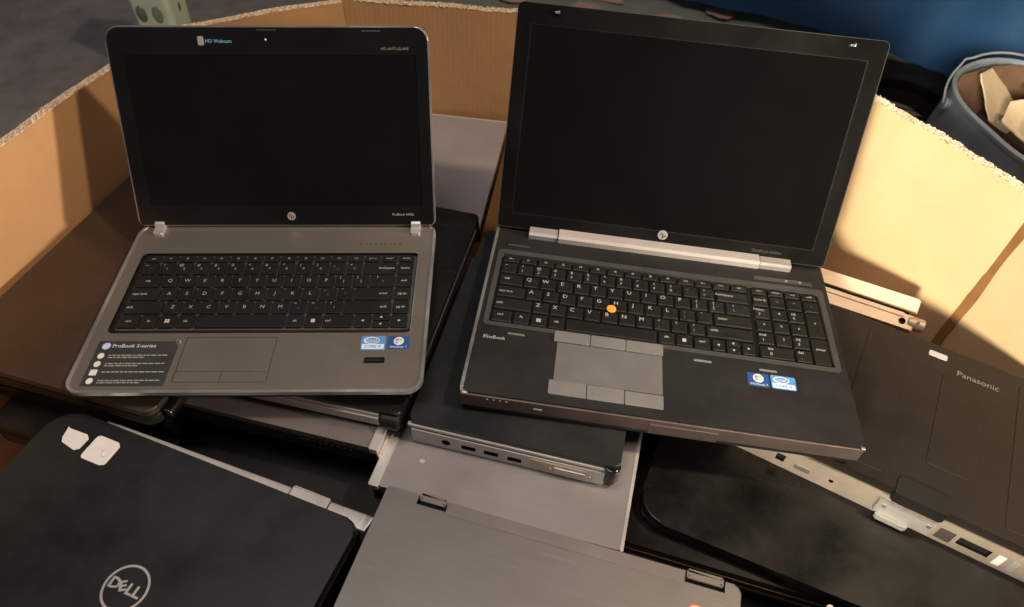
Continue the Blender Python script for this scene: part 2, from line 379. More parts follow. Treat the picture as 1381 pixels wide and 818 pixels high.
# ------------------------------------------------------------------ open laptop, left: brushed grey deck
def open_left():
    W2 = .1705; D = .2237; DB = .236; P = .0187; A = .0766
    R = ((.9988, -.0444, -.0214), (.0438, .9987, -.0269), (.0226, .0259, .9994))
    t = thing('open_laptop', 'open laptop with brushed grey palm rest and glossy black bezel, resting on the brown lid',
              'laptop', frame((-.2529, .375, .4255), R), 'open laptops on the pile')
    b = MB(); b.prism(rrect(-W2, W2, -.001, DB, (.016, .016, .022, .022), 8), -.0052, 0, 'brush_deck', bevel=.0008)
    base = b.build('base', t)
    c = MB(); c.prism(rrect(-.1545, .1545, A - .0058, A + .1085, .006, 4), -.0034, .01, 'matte_black'); carve(base, c)
    b = MB()
    b.ring(rrect(-W2 - .0005, W2 + .0005, -.0015, DB + .0005, (.0165, .0165, .0225, .0225), 8),
           rrect(-W2 + .0024, W2 - .0024, .0016, DB - .0024, (.0136, .0136, .0196, .0196), 8), -.0042, .0007, 'rim')
    b.build('rim', base)
    b = MB(); b.prism(rrect(-W2 + .008, W2 - .008, .009, DB - .006, .014), -.0230, -.0050, 'matte_black', bevel=.004); b.build('underside_panel', t)
    kb = MB(); kb.prism(rrect(-.1497, .1523, A - .0003, A + .1059, .0038, 4), -.0033, -.0022, 'keybed')
    kb.box(.1532, .1543, A - .003, A + .106, -.0033, .0004, 'rim')  # bright strip paints the reflection along the tray's right edge
    kb = kb.build('keyboard', t)
    x0 = -.1489; y = A + .0004
    def row(keys, y, h):
        x = x0
        for leg, u in keys:
            make_key(kb, x, x + u * P, y, y + h, .0007, .0026, leg, .0010, .0016, .0005, 0, 'L'); x += u * P
    bottom = [('ctrl', 1.25), ('fn', 1), ('FLAG', 1), ('alt', 1), ('', 5), ('alt', 1), ('MENU', 1), ('ctrl', 1.75), ('LF', 1)]
    row(bottom, y, P)
    xa = x0 + 14 * P
    make_key(kb, xa, xa + P, y, y + P / 2, .0007, .0026, 'DN', .0008, .0012, .0004, 0, 'L')
    make_key(kb, xa, xa + P, y + P / 2, y + P, .0007, .0026, 'UP', .0008, .0012, .0004, 0, 'L')
    make_key(kb, xa + P, xa + 2 * P, y, y + P, .0007, .0026, 'RT', .0010, .0016, .0005, 0, 'L')
    R3 = rows_main(0)
    row(R3[2] + [('pg dn', 1)], y + P, P); row(R3[1] + [('pg up', 1)], y + 2 * P, P); row(R3[0] + [('end', 1)], y + 3 * P, P)
    row([(n, 1) for n in NUM] + [('backspace', 2), ('home', 1)], y + 4 * P, P)
    row([('esc', 1)] + [('f%d' % i, 1) for i in range(1, 13)] + [('prt sc', 1), ('insert', 1), ('delete', 1)], y + 5 * P, P * .60)
    # touchpad: shallow outline and two buttons
    b = MB()
    b.prism(rrect(-.0695, .0195, .0235, .0645, .001, 2), -.0004, .00035, 'brush_deck', bevel=.0002)
    pad = b.build('touchpad', t)
    for xa, xb in ((-.0695, -.0256), (-.0250, .0195)):
        b = MB(); b.prism(rrect(xa, xb, .0115, .0229, .0006, 2), -.0004, .00045, 'brush_deck', bevel=.0002); b.build('touchpad_button', t)
    b = MB(); b.ring(rrect(-.0706, .0206, .0104, .0656, .001, 2), rrect(-.0695, .0195, .0115, .0645, .001, 2), -.0002, .0002, 'surround'); b.box(-.0695, .0195, .0229, .0235, -.0002, .0002, 'hole'); b.box(-.0256, -.0250, .0115, .0229, -.0002, .0002, 'hole'); b.build('touchpad_seam', t)
    # big charcoal information sticker
    b = MB(); z = .0002
    b.prism([(-.1565, .0065), (-.0768, .0065), (-.0764, .0545), (-.0812, .0604), (-.1565, .0610)], 0, z, 'st_black')
    z += .00006
    b.disc(-.1478, .0545, .0042, .0042, z, 'lilac'); b.text('hp', -.1478, .0543, z + .00005, .0062, 'st_pale', shear=.2)
    b.text('ProBook S-series', -.1415, .0546, z, .0062, 'white', left=True)
    rnd = random.Random(3)
    for i, yy in enumerate((.0425, .0325, .0225, .0125)):
        if i in (0, 1, 3): b.disc(-.1490, yy, .0033, .0036, z, 'white', 12)
        else: b.flat(rrect(-.1525, -.1455, yy - .0034, yy + .0034, .0006, 2), z, 'white')
        for q in range(2 if i != 2 else 1):
            x = -.1415; end = (-.083 if q == 0 else -.098 - rnd.random() * .02)
            while x < end:
                w = .0015 + rnd.random() * .0045
                b.flat([(x, yy - q * .0026), (x + w, yy - q * .0026), (x + w, yy - q * .0026 + .0011), (x, yy - q * .0026 + .0011)], z, 'legend_dim')
                x += w + .0009
    b.build('information_sticker', t, smooth=0)
    b = MB(); b.tube([(-.0805, .0608, .0004), (-.0785, .0615, .0012), (-.0760, .0602, .0008), (-.0752, .0570, .0004)], .0007, 'rim', 6); b.build('peeled_corner', t)
    cpu_sticker(t, .1055, .1300, .0487, .0662, 0); os_sticker(t, .1325, .1540, .0495, .0660, 0)
    b = MB(); b.prism(rrect(.1112, .1315, .0322, .0397, .001, 3), -.001, .0003, 'gloss_black', bevel=.0002)
    b.prism(rrect(.1125, .1302, .0345, .0374, .0012, 3), .0002, .0006, 'matte_black'); b.build('fingerprint_reader', t)
    b = MB()
    for i in range(9): b.flat(rrect(.086 + i * .0055, .089 + i * .0055, .1985, .2000, .0003, 2), .0002, 'surround')
    b.build('button_strip', t, smooth=0)
    for sx in (-1, 1):
        b = MB(); b.prism(rrect(sx * .1475 - .0055, sx * .1475 + .0055, .2135, .236, .002), -.004, .0030, 'silver', bevel=.001)
        b.cyl((sx * .1475 - .0054, .2290, .0030), (sx * .1475 + .0054, .2290, .0030), .0052, 'silver', bevel=.0006)
        b.build('hinge', t)
    # lid
    LM = T((0, D + .0012, .001)) @ Matrix.Rotation(1.0674, 4, 'X')
    b = MB(); b.prism(rrect(-.1715, .1705, .003, .2185, (.006, .006, .016, .016), 8), -.0075, -.0006, 'rim', bevel=.0016)
    lid = b.build('lid', t, LM)
    sc = (-.1545, .1560, .0262, .1895)
    b = MB(); b.ring(rrect(-.1697, .1687, .004, .2168, (.005, .005, .0145, .0145), 8), rrect(*sc, .0004, 8), -.0009, .0002, 'gloss_black'); b.build('bezel', lid)
    b = MB(); b.box(sc[0] - .0005, sc[1] + .0005, sc[2] - .0005, sc[3] + .0005, -.0009, -.0005, 'screen'); b.build('screen', lid)
    b = MB(); b.disc(-.0018, .2048, .0022, .0022, .0003, 'screen'); b.disc(-.0018, .2048, .0011, .0011, .00035, 'pencil'); b.build('webcam', lid, smooth=0)
    for xa, xb, ya in ((-.010, .010, .2138), (.100, .120, .2130)):
        b = MB(); b.box(xa, xb, ya, ya + .0009, .0002, .0006, 'keybed'); b.build('bezel_bumper', lid)
    hp_logo(lid, .0050, .0143, .0048, .0004)
    b = MB(); b.prism(rrect(-.0735, -.0672, .1990, .2080, .0012, 3), .0002, .0004, 'silver'); b.text('HD Webcam', -.0655, .2030, .0004, .0052, 'st_blue_text', left=True)
    b.build('lid_sticker', lid, smooth=0)
    b = MB(); b.text('HD ANTI-GLARE', .1340, .1957, .0003, .0040, 'dim_print'); b.text('ProBook 4430s', .1335, .0160, .0003, .0040, 'legend_dim'); b.build('lid_print', lid, smooth=0)
    return t

# ------------------------------------------------------------------ open laptop, right: black, with numpad
def open_right():
    W2 = .1925; D = .2422; DB = .257; P = .0187; A = .0939
    R = ((.9944, .1032, .0214), (-.1037, .9942, .0269), (-.0185, -.0289, .9994))
    t = thing('open_laptop', 'open black laptop with number pad, orange pointing stick and silver hinge bar', 'laptop',
              frame((.1447, .3686, .4218), R), 'open laptops on the pile')
    b = MB(); b.prism(rrect(-W2, W2, -.001, DB, (.010, .006, .008, .008), 6), -.026, 0, 'soft_deck', bevel=.0022)
    base = b.build('base', t)
    c = MB(); c.prism(rrect(-.1795, .1812, A - .0008, A + .1066, .002, 3), -.0042, .01, 'keybed')
    carve(base, c)
    b = MB(); b.prism(rrect(-W2 + .0005, W2 - .0005, -.0028, .0015, .0012, 3), -.0200, -.0022, 'front_brown', bevel=.001)
    b.prism(rrect(-.0075, .058, -.0040, -.0020, .0006, 3), -.0215, -.0075, 'front_brown', bevel=.0006)
    for i in range(4): b.box(-.166 + i * .0062, -.1640 + i * .0062, -.0032, -.0026, -.0062, -.0052, 'legend_dim')
    b.box(-.120, -.111, -.0033, -.0026, -.0115, -.0098, 'legend_dim')
    b.build('front_edge', t)
    b = MB(); b.prism(rrect(-W2 - .0008, -W2 + .0026, .004, DB - .01, .0008, 2), -.012, .0006, 'rim', bevel=.0004)
    b.cyl((-W2 + .0045, .0034, -.010), (-W2 + .0045, .0034, -.0012), .0052, 'rim', bevel=.001)
    b.build('side_trim', t)
    b = MB(); b.box(W2 - .004, W2 - .0002, -.0026, .0006, -.004, -.0004, 'rim', bevel=.0005); b.build('corner_chip', t)
    kb = MB(); kb.prism(rrect(-.1792, .1808, A - .0005, A + .1063, .0018, 3), -.0041, -.0032, 'matte_black')
    kb = kb.build('keyboard', t)
    b = MB(); b.ring(rrect(-.1850, .1872, A - .0062, A + .1140, .005, 4), rrect(-.1797, .1814, A - .0009, A + .1067, .002, 4), -.0005, .0009, 'surround'); b.build('keyboard_surround', t)
    x0 = -.1786; y = A + .0002; xn = x0 + 15 * P + .0030
    def row(keys, y, h, x, u1=1):
        for leg, u in keys:
            make_key(kb, x, x + u * P * u1, y, y + h, .0004, .0036, leg, .0006, .0008, .0011, .0008, 'R'); x += u * P * u1
    row([('ctrl', 1.25), ('fn', 1), ('FLAG', 1), ('alt', 1), ('', 5.25), ('alt', 1), ('MENU', 1), ('ctrl', 1), ('LF', .833)], y, P, x0)
    xa = x0 + (13.333) * P
    for q, l in ((0, 'DN'), (1, 'UP')):
        make_key(kb, xa, xa + .833 * P, y + q * P / 2, y + (q + 1) * P / 2, .0004, .0036, l, .0004, .0006, .0005, .0004, 'R')
    row([('RT', .833)], y, P, xa + .833 * P)
    R3 = rows_main(0)
    row(R3[2], y + P, P, x0); row(R3[1], y + 2 * P, P, x0); row(R3[0], y + 3 * P, P, x0)
    row([(n, 1) for n in NUM] + [('backspace', 2)], y + 4 * P, P, x0)
    row([('esc', 1)] + [('f%d' % i, 1) for i in range(1, 13)] + [('del', 1)], y + 5 * P, P * .60, x0, 15 / 14)
    row([('ins|0', 2), ('del|.', 1)], y, P, xn)
    row([('end|1', 1), ('2', 1), ('pg|3', 1)], y + P, P, xn)
    make_key(kb, xn + 3 * P, xn + 4 * P, y, y + 2 * P, .0004, .0036, 'enter', .00045, .0008, .0007, .0006, 'R')
    row([('4', 1), ('5', 1), ('6', 1)], y + 2 * P, P, xn)
    make_key(kb, xn + 3 * P, xn + 4 * P, y + 2 * P, y + 4 * P, .0004, .0036, '+', .00045, .0008, .0007, .0006, 'R')
    row([('home|7', 1), ('8', 1), ('pg|9', 1)], y + 3 * P, P, xn)
    row([('num lk', 1), ('/', 1), ('*', 1), ('-', 1)], y + 4 * P, P, xn)
    row([('calc', 1), ('mute', 1), ('vol', 1), ('wifi', 1)], y + 5 * P, P * .60, xn)
    b = MB(); b.cyl((-.0511, .1322, -.001), (-.0511, .1322, .0022), .0036, 'orange')
    b.cyl((-.0511, .1322, .0018), (-.0511, .1322, .0040), .0053, 'orange', bevel=.0011); b.build('pointing_stick', t)
    # touchpad and six buttons
    b = MB(); b.prism(rrect(-.1045, .0035, .0272, .0766, .0008, 2), -.0012, .0004, 'pad_grey', bevel=.0003); b.build('touchpad', t)
    for xa, xb in ((-.1085, -.0712), (-.0706, -.0342), (-.0336, .0045)):
        b = MB(); b.prism(rrect(xa, xb, .0772, .0918, (.001, .001, .002, .002), 3), -.0012, .0016, 'btn_grey', bevel=.0006); b.build('touchpad_button', t)
    for xa, xb, yb in ((-.1085, -.0712, .0272), (-.0706, -.0342, .0268), (-.0336, .0040, .0262)):
        b = MB(); b.prism(rrect(xa, xb, .0098, yb, (.002, .001, .001, .001), 3), -.0012, .0010, 'btn_grey', bevel=.0006); b.build('touchpad_button', t)
    b = MB(); b.text('EliteBook', -.1700, .0716, .0003, .0062, 'legend', sx=.95); b.build('deck_print', t, smooth=0)
    for xa, xb, yy in ((-.157, -.139, .0797), (.0355, .0542, .0784), (.1020, .1200, .0774)):
        b = MB(); b.prism(rrect(xa, xb, yy - .0014, yy + .0010, .0009, 3), -.0006, .0009, 'btn_grey', bevel=.0004); b.build('latch_slot', t)
    os_sticker(t, .0893, .1105, .0550, .0722, 0); cpu_sticker(t, .1125, .1372, .0556, .0724, 0)
    b = MB(); b.prism(rrect(-.1760, -.1500, .2155, .2185, .001, 3), -.0006, .0008, 'surround', bevel=.0003); b.build('speaker_strip', t)
    b = MB(); b.prism(rrect(.1110, .1770, .2130, .2190, .002, 3), -.0006, .0008, 'surround', bevel=.0004)
    b.box(.1465, .1490, .2148, .2170, .0006, .0012, 'legend_dim'); b.box(.1620, .1645, .2148, .2170, .0006, .0012, 'legend_dim')
    b.build('shortcut_strip', t)
    # silver hinge bar made of three pieces
    def bar(xa, xb, r, z, m, name):
        q = MB(); P_ = [(.2395 - r * 1.1, -.0005), (.2395 - r * 1.1, z * .7), (.2395 - r * .7, z), (.2395 + r, z), (.2395 + r, -.0005)]
        M = Matrix(((0, 0, 1, 0), (1, 0, 0, 0), (0, 1, 0, 0), (0, 0, 0, 1)))
        q.prism(P_, xa, xb, m, bevel=.0007, M=M); return q.build(name, t)
    bar(-.1535, -.1192, .0062, .0080, 'silver', 'hinge'); bar(.1185, .1545, .0062, .0080, 'silver', 'hinge')
    bar(-.1184, .1178, .0072, .0092, 'hinge_silver', 'hinge_bar')
    # lid
    LM = T((0, D + .001, .001)) @ Matrix.Rotation(1.1822, 4, 'X')
    b = MB(); b.prism(rrect(-.1925, .1930, .004, .2522, (.004, .004, .006, .006), 6), -.0085, -.0006, 'bezel_black', bevel=.0014)
    lid = b.build('lid', t, LM)
    b = MB(); b.ring(rrect(-.1931, .1936, .0034, .2528, (.005, .005, .007, .007), 6), rrect(-.1925, .1930, .004, .2522, (.004, .004, .006, .006), 6), -.0080, .0001, 'surround'); b.build('lid_rim', lid)
    sc = (-.1775, .1770, .0215, .2325)
    b = MB(); b.ring(rrect(-.1922, .1927, .0043, .2519, (.004, .004, .006, .006), 6), rrect(*sc, .0006, 6), -.0012, .0002, 'bezel_black'); b.build('bezel', lid)
    b = MB(); b.box(sc[0] - .0005, sc[1] + .0005, sc[2] - .0005, sc[3] + .0005, -.0011, -.0004, 'screen'); b.build('screen', lid)
    b = MB(); b.ring(rrect(sc[0], sc[1], sc[2], sc[3], .0006, 4), rrect(sc[0] + .0012, sc[1] - .0012, sc[2] + .0012, sc[3] - .0012, .0006, 4), -.0012, -.0001, 'matte_black'); b.build('screen_edge', lid)
    for xx in (-.1507, .1566):
        b = MB(); b.box(xx - .0026, xx + .0026, .2440, .2462, .0002, .0030, 'rim', bevel=.0005); b.box(xx + .0012, xx + .0028, .2440, .2474, .0020, .0038, 'rim', bevel=.0004); b.build('latch_hook', lid)
    hp_logo(lid, .0030, .0178, .0058, .0004)
    b = MB(); b.text('EliteBook 8560w', .125, .0135, .0003, .0050, 'keybed'); b.build('lid_print', lid, smooth=0)
    return t

# ------------------------------------------------------------------ closed laptops
def place(rl, yaw, top, h, w, d, corner='FL', tilt=(0, 0)):
    """matrix of a closed laptop whose named top corner stands at rl"""
    R = Rz(yaw) @ Rx(tilt[0]) @ Ry(tilt[1])
    lx = {'L': -w / 2, 'R': w / 2}[corner[1]]; ly = {'F': -d / 2, 'R': d / 2}[corner[0]]
    return T((rl[0], rl[1], top)) @ R @ T((-lx, -ly, -h))
GRP = 'closed laptops piled in the box'
def closed(label, w, d, hb, hl, M, mb, ml, r=.010, gap=.0012, lid_in=.0006, hinge=None, mh='matte_black', lr=None, bev=.0016):
    t = thing('closed_laptop', label, 'laptop', M, GRP)
    b = MB(); b.prism(rrect(-w / 2, w / 2, -d / 2, d / 2, r, 5), 0, hb, mb, bevel=min(.003, hb * .2)); base = b.build('base', t)
    b = MB(); b.prism(rrect(-w / 2 + lid_in, w / 2 - lid_in, -d / 2 + lid_in, d / 2 - lid_in, lr or r, 7), hb + gap, hb + gap + hl, ml, bevel=bev, seg=3)
    lid = b.build('lid', t)
    b = MB(); b.prism(rrect(-w / 2 + .006, w / 2 - .006, -d / 2 + .006, d / 2 - .006, .006, 3), hb - .0005, hb + gap + .0005, 'hole'); b.build('lid_seal', t)
    if hinge:
        for sx in (-1, 1):
            xx = sx * (w / 2 - .045)
            if hinge == 'rear': q = ((xx - .018, d / 2 + .001, hb + .001), (xx + .018, d / 2 + .001, hb + .001))
            elif hinge == 'right': yy = sx * (d / 2 - .045); q = ((w / 2 + .001, yy - .018, hb + .001), (w / 2 + .001, yy + .018, hb + .001))
            b = MB(); b.cyl(*q, .0065, mh, bevel=.001); b.build('hinge', t)
    return t, base, lid

def pile():
    # brown lid at the left, carrying the left open laptop
    w, d = .250, .375
    t, ba, li = closed('dark brown glossy closed laptop under the left open laptop, touching the left cardboard wall', w, d, .013, .009,
                       place((-.345, .362), -14, .397, .0232, w, d, 'FR'), 'matte_black', 'brown_lid', .012)
    b = MB(); b.cyl((w / 2 + .003, -d / 2 + .012, .009), (w / 2 + .003, -d / 2 + .047, .009), .0085, 'gloss_black', bevel=.0015); b.build('hinge', t)
    b = MB(); b.cyl((w / 2 + .003, d / 2 - .047, .009), (w / 2 + .003, d / 2 - .012, .009), .0085, 'gloss_black', bevel=.0015); b.build('hinge', t)
    # two dark ones below it
    w, d = .245, .36
    t, ba, li = closed('black closed laptop directly beneath the dark brown one by the left wall', w, d, .018, .009, place((-.347, .394), -13, .3735, .0282, w, d, 'FR'), 'matte_black', 'black_lid', .012)
    for i in range(3):
        b = MB(); b.box(-.09 + i * .035, -.075 + i * .035, -d / 2 - .0004, -d / 2 + .001, .007, .012, 'surround'); b.build('port', ba)
    w, d = .25, .36
    t, ba, li = closed('brownish black closed laptop lowest in the stack at the left wall', w, d, .022, .009, place((-.350, .386), -12, .3445, .0322, w, d, 'FR'), 'matte_black', 'tough_lid', .012)
    b = MB()
    for i in range(10): b.box(-.10 + i * .006, -.0965 + i * .006, -d / 2 - .0004, -d / 2 + .001, .006, .014, 'hole')
    b.build('vent', ba)
    # slim black laptop under the right half of the left open laptop
    w, d = .216, .31
    t, ba, li = closed('slim black closed laptop with silver front edge under the left open laptop', w, d, .015, .009,
                       place((-.1045, .370), -11, .402, .0252, w, d, 'FR'), 'matte_black', 'dusty_black', .005, hinge='rear')
    b = MB(); b.prism(rrect(-w / 2 + .02, w / 2 - .022, -d / 2 - .002, -d / 2 + .004, .001), .004, .0150, 'silver', bevel=.001)
    b.prism(rrect(-w / 2 + .02, w / 2 - .022, -d / 2 - .0005, -d / 2 + .006, .001), .0152, .0205, 'silver', bevel=.001); b.build('front_trim', t)
    b = MB(); b.cyl((w / 2 - .020, -d / 2 + .002, .012), (w / 2 - .001, -d / 2 + .002, .012), .0095, 'matte_black', bevel=.002); b.build('hinge', t)
    b = MB(); b.prism(rrect(w / 2 - .001, w / 2 + .0008, -d / 2 + .03, d / 2 - .02, .0005, 2), .0145, .0175, 'surround'); b.build('side_trim', t)
    # taupe lid below that
    w, d = .235, .32
    t, ba, li = closed('taupe grey closed laptop with silver right side below the slim black one', w, d, .019, .007, place((-.1265, .3480), -12, .3745, .0272, w, d, 'FR'), 'matte_black', 'taupe_lid', .003)
    b = MB(); b.prism(rrect(w / 2 - .0080, w / 2 + .0012, -d / 2 - .001, -d / 2 + .055, .001), .0205, .0280, 'silver', bevel=.0012)
    b.prism(rrect(w / 2 - .0005, w / 2 + .0025, -d / 2 - .001, -d / 2 + .055, .001), .0060, .0190, 'silver', bevel=.0012); b.build('side_trim', t)
    b = MB()
    for i in range(9): b.box(.035 + i * .0065, .039 + i * .0065, -d / 2 - .0005, -d / 2 + .001, .0115, .0155, 'hole')
    b.build('vent', ba)
    for xx in (-.085, -.068):
        b = MB(); b.box(xx, xx + .005, -d / 2 - .0005, -d / 2 + .001, .010, .013, 'surround'); b.build('port', ba)
    # plain grey plate with silver side
    w, d = .247, .33
    t, ba, li = closed('plain grey closed laptop with a silver left side, lying under the ported black one', w, d, .020, .007, place((-.1300, .3190), -13.2, .3605, .0282, w, d, 'FL'), 'matte_black', 'grey_lid2', .003)
    b = MB(); b.prism(rrect(-w / 2 - .0012, -w / 2 + .0090, -d / 2 - .001, -d / 2 + .062, .001), .0215, .0288, 'silver', bevel=.0012)
    b.prism(rrect(-w / 2 - .0010, -w / 2 + .0030, -d / 2 - .001, -d / 2 + .062, .001), .0060, .0200, 'silver', bevel=.0012); b.build('side_trim', t)
    b = MB(); b.prism(rrect(w / 2 - .0022, w / 2 + .0008, -d / 2, d / 2 - .01, .001), .0205, .0285, 'silver', bevel=.0006); b.build('edge_trim', t)
    b = MB(); b.disc(-.083, -.128, .0028, .0022, .0284, 'silver'); b.build('scuff', li, smooth=0)
    # black one with a row of ports, under the right open laptop
    w, d = .211, .290
    t, ba, li = closed('black closed laptop with a silver row of ports, under the right open laptop', w, d, .0245, .009,
                       place((-.0975, .3710), -12, .3955, .0347, w, d, 'FL'), 'matte_black', 'black_lid', .006)
    b = MB(); b.prism(rrect(-w / 2 + .003, w / 2 - .012, -d / 2 - .0025, -d / 2 + .006, .002), .0012, .0235, 'silver', bevel=.0015)
    pp = b.build('port_panel', t)
    c = MB(); y0, y1 = -d / 2 - .01, -d / 2 + .0015
    c.cyl((-.066, y0, .0125), (-.066, y1, .0125), .0046, 'hole', n=16)
    for xx in (-.050, -.027): c.box(xx, xx + .0145, y0, y1, .0080, .0150, 'hole')
    c.box(-.003, .011, y0, y1, .0070, .0140, 'hole'); carve(pp, c)
    b = MB(); b.prism(rrect(.020, .072, -d / 2 - .0032, -d / 2 - .0020, .0004, 2), .0045, .0205, 'tough_side', bevel=.0003)
    for xx in (.040, .079): b.cyl((xx, -d / 2 - .0050, .012), (xx, -d / 2 - .002, .012), .0022, 'port_metal', n=10)
    b.box(.044, .074, -d / 2 - .0046, -d / 2 - .003, .0080, .0160, 'port_metal', bevel=.0008); b.build('monitor_port', t)
    b = MB(); b.prism(rrect(-w / 2, w / 2 - .010, -d / 2 - .0012, -d / 2 + .003, .001), .0258, .0290, 'silver', bevel=.0006); b.build('lid_trim', t)
    for xx in (-w / 2 + .006, w / 2 - .008):
        b = MB(); b.cyl((xx, -d / 2 + .004, .008), (xx, -d / 2 + .004, .0330), .0085, 'gloss_black', bevel=.002)
        if xx > 0: b.cyl((xx, -d / 2 + .004, .0327), (xx, -d / 2 + .004, .0339), .0032, 'silver', n=14); b.build('hinge', t)
    # black lid with round emblem, lower left
    w, d = .340, .235
    t, ba, li = closed('black closed laptop with a ring emblem and two white stickers, at lower left', w, d, .021, .011, place((-.450, .385), -18.9, .372, .0332, w, d, 'RL'), 'matte_black', 'black_lid', .012, lr=(.013, .013, .013, .024), bev=.003)
    b = MB(); b.prism([(-w / 2 + .045, d / 2 - .004), (w / 2 + .004, d / 2 - .004), (w / 2 + .006, d / 2 + .0125), (-w / 2 + .045, d / 2 + .0055)], .008, .0240, 'silver', bevel=.0025)
    b.build('hinge_cover', t)
    b = MB(); b.prism(rrect(w / 2 - .080, w / 2 - .040, d / 2 + .0012, d / 2 + .0125, .001), .010, .0249, 'silver', bevel=.0015); b.build('hinge', t)
    b = MB()
    for xx in (w / 2 - .0806, w / 2 - .0394): b.box(xx - .0004, xx + .0004, d / 2 + .0005, d / 2 + .0118, .0230, .0246, 'hole')
    b.build('hinge_seam', t)
    zt = .0333
    b = MB(); cx, cy, rr = .0145, -.0075, .0200
    ang = [2 * PI * i / 48 for i in range(48)]
    b.ring([(cx + rr * math.cos(a), cy + rr * math.sin(a)) for a in ang], [(cx + (rr - .0020) * math.cos(a), cy + (rr - .0020) * math.sin(a)) for a in ang], zt - .0003, zt + .0003, 'silver')
    for ch, xx, yy, ro, sz in (('D', -.0112, 0, 0, .0128), ('E', -.0032, .0002, .55, .0120), ('L', .0046, 0, 0, .0128), ('L', .0116, 0, 0, .0128)):
        b.text(ch, cx + xx, cy + yy, zt + .0002, sz, 'silver', rot=ro, sx=1.12)
        for q, (ox, oy) in enumerate(((.0005, 0), (0, .0005), (.0005, .0005), (-.0003, -.0003))): b.text(ch, cx + xx + ox, cy + yy + oy, zt + .00028 + .00007 * q, sz, 'silver', rot=ro, sx=1.12)
    b.build('emblem', li, smooth=0)
    SX = T((.0115, .0180, 0))
    b = MB(); b.prism([(-.1555, .0695), (-.1585, .0810), (-.1555, .0800), (-.1350, .0805), (-.1305, .0770), (-.1310, .0650), (-.1350, .0620), (-.1520, .0650)], zt, zt + .0005, 'white')
    b.build('sticker', li, SX, smooth=0)
    b = MB(); b.prism(rrect(-.1245, -.0975, .0580, .0845, .004, 4), zt, zt + .0005, 'white'); b.prism(rrect(-.110, -.0962, .0590, .0828, .003, 4), zt, zt + .0004, 'white')
    z = zt + .0006
    b.tube([(-.1205 + .0022 * math.cos(a), .0730 + .0042 * math.sin(a), z) for a in [PI * (.5 + 1.1 * i / 8) for i in range(9)]], .00035, 'pencil', 5)
    b.tube([(-.1120 + i * .0011, .0722 + .002 * math.sin(i * 1.1), z) for i in range(7)], .00035, 'pencil', 5)
    b.tube([(-.1030 + .0040 * math.cos(a), .0712 + .0048 * math.sin(a), z) for a in [PI * (1.9 - 1.3 * i / 9) for i in range(10)]], .00035, 'pencil', 5)
    b.build('sticker', li, SX, smooth=40)
    # brushed grey lid at the bottom
    w, d = .324, .225
    t, ba, li = closed('brushed grey closed laptop with dark hinge ends, at the bottom middle', w, d, .017, .008, place((-.1075, .3065), -14.2, .3855, .0262, w, d, 'RL'), 'matte_black', 'grey_lid', .003, lr=(.003, .003, .006, .003))
    c = MB()
    for xa, xb in ((-w / 2 + .032, -w / 2 + .060), (w / 2 - .048, w / 2 - .014)): c.box(xa, xb, d / 2 - .0105, d / 2 + .01, .010, .04, 'hole')
    carve(li, c)
    for xa, xb in ((-w / 2 + .0325, -w / 2 + .0595), (w / 2 - .0475, w / 2 - .0145)):
        b = MB(); b.prism(rrect(xa + .001, xb - .001, d / 2 - .0062, d / 2 + .0020, .001), .014, .0262, 'taupe_lid', bevel=.003); b.build('hinge', t)
    b = MB(); b.prism(rrect(-w / 2 + .0605, w / 2 - .0490, d / 2 - .0125, d / 2 - .0008, .0005, 2), .0255, .0267, 'taupe_lid', bevel=.0003); b.build('lid_strip', li)
    b = MB(); b.disc(w / 2 - .036, d / 2 - .034, .0072, .0072, .0264, 'red'); b.disc(w / 2 - .036, d / 2 - .034, .0062, .0062, .0265, 'pink'); b.build('sticker', li, smooth=0)
    # support below the round emblem one and the brushed one
    w, d = .33, .235
    closed('plain black closed laptop half hidden under the laptop with the ring emblem', w, d, .022, .010, place((-.150, .288), -15, .3375, .0332, w, d, 'RR'), 'matte_black', 'black_lid', .012)
    w, d = .335, .24
    closed('plain black closed laptop half hidden under the brushed grey lid', w, d, .022, .010, place((.232, .205), -15, .358, .0332, w, d, 'RR'), 'matte_black', 'black_lid', .012)
    w, d = .40, .28  # next three laptops are fillers added so the gaps read black
    closed('black filler laptop added to darken the gap behind the ring emblem laptop', w, d, .020, .010, place((-.02, .46), -16, .300, .0312, w, d, 'RR'), 'hole', 'matte_black', .012)
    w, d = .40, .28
    closed('black filler laptop added to darken the gap in front of the bronze lined one', w, d, .020, .010, place((.47, .285), -15, .258, .0312, w, d, 'RR'), 'hole', 'matte_black', .012)
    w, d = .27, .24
    closed('black filler laptop added to darken the gap between the pale lid and the right wall', w, d, .020, .010, place((-.030, .655), -6.5, .318, .0312, w, d, 'FL'), 'hole', 'matte_black', .006)
    w, d = .21, .26
    closed('dark brownish closed laptop low in the left corner of the box', w, d, .020, .010, place((-.365, .345), -14, .311, .0312, w, d, 'FR'), 'tough_lid', 'tough_lid', .010)
    # pale lid behind, against the back wall
    w, d = .235, .250
    t, ba, li = closed('pale grey closed laptop lying against the back cardboard wall', w, d, .018, .008, place((-.0185, .9380), -6.5, .366, .0272, w, d, 'RR'), 'matte_black', 'pale_lid', .003)
    b = MB(); b.prism(rrect(-w / 2 + .01, w / 2 - .001, d / 2 - .002, d / 2 + .0012, .0005, 2), .0200, .0275, 'hinge_silver', bevel=.0004); b.build('rear_trim', t)
    # rugged one at the right
    w, d = .300, .212
    t, ba, li = closed('dark rugged closed laptop with warm silver side and latch, at right against the box', w, d, .033, .013, place((.2380, .3985), -28.5, .383, .0472, w, d, 'FL'), 'tough_side', 'tough_lid', .006, lr=.008, bev=.002)
    y0 = -d / 2
    b = MB(); b.prism(rrect(-w / 2 + .004, w / 2 - .002, y0 - .0016, y0 + .01, .001), .0290, .0355, 'tough_side', bevel=.0016); b.build('side_ridge', t)
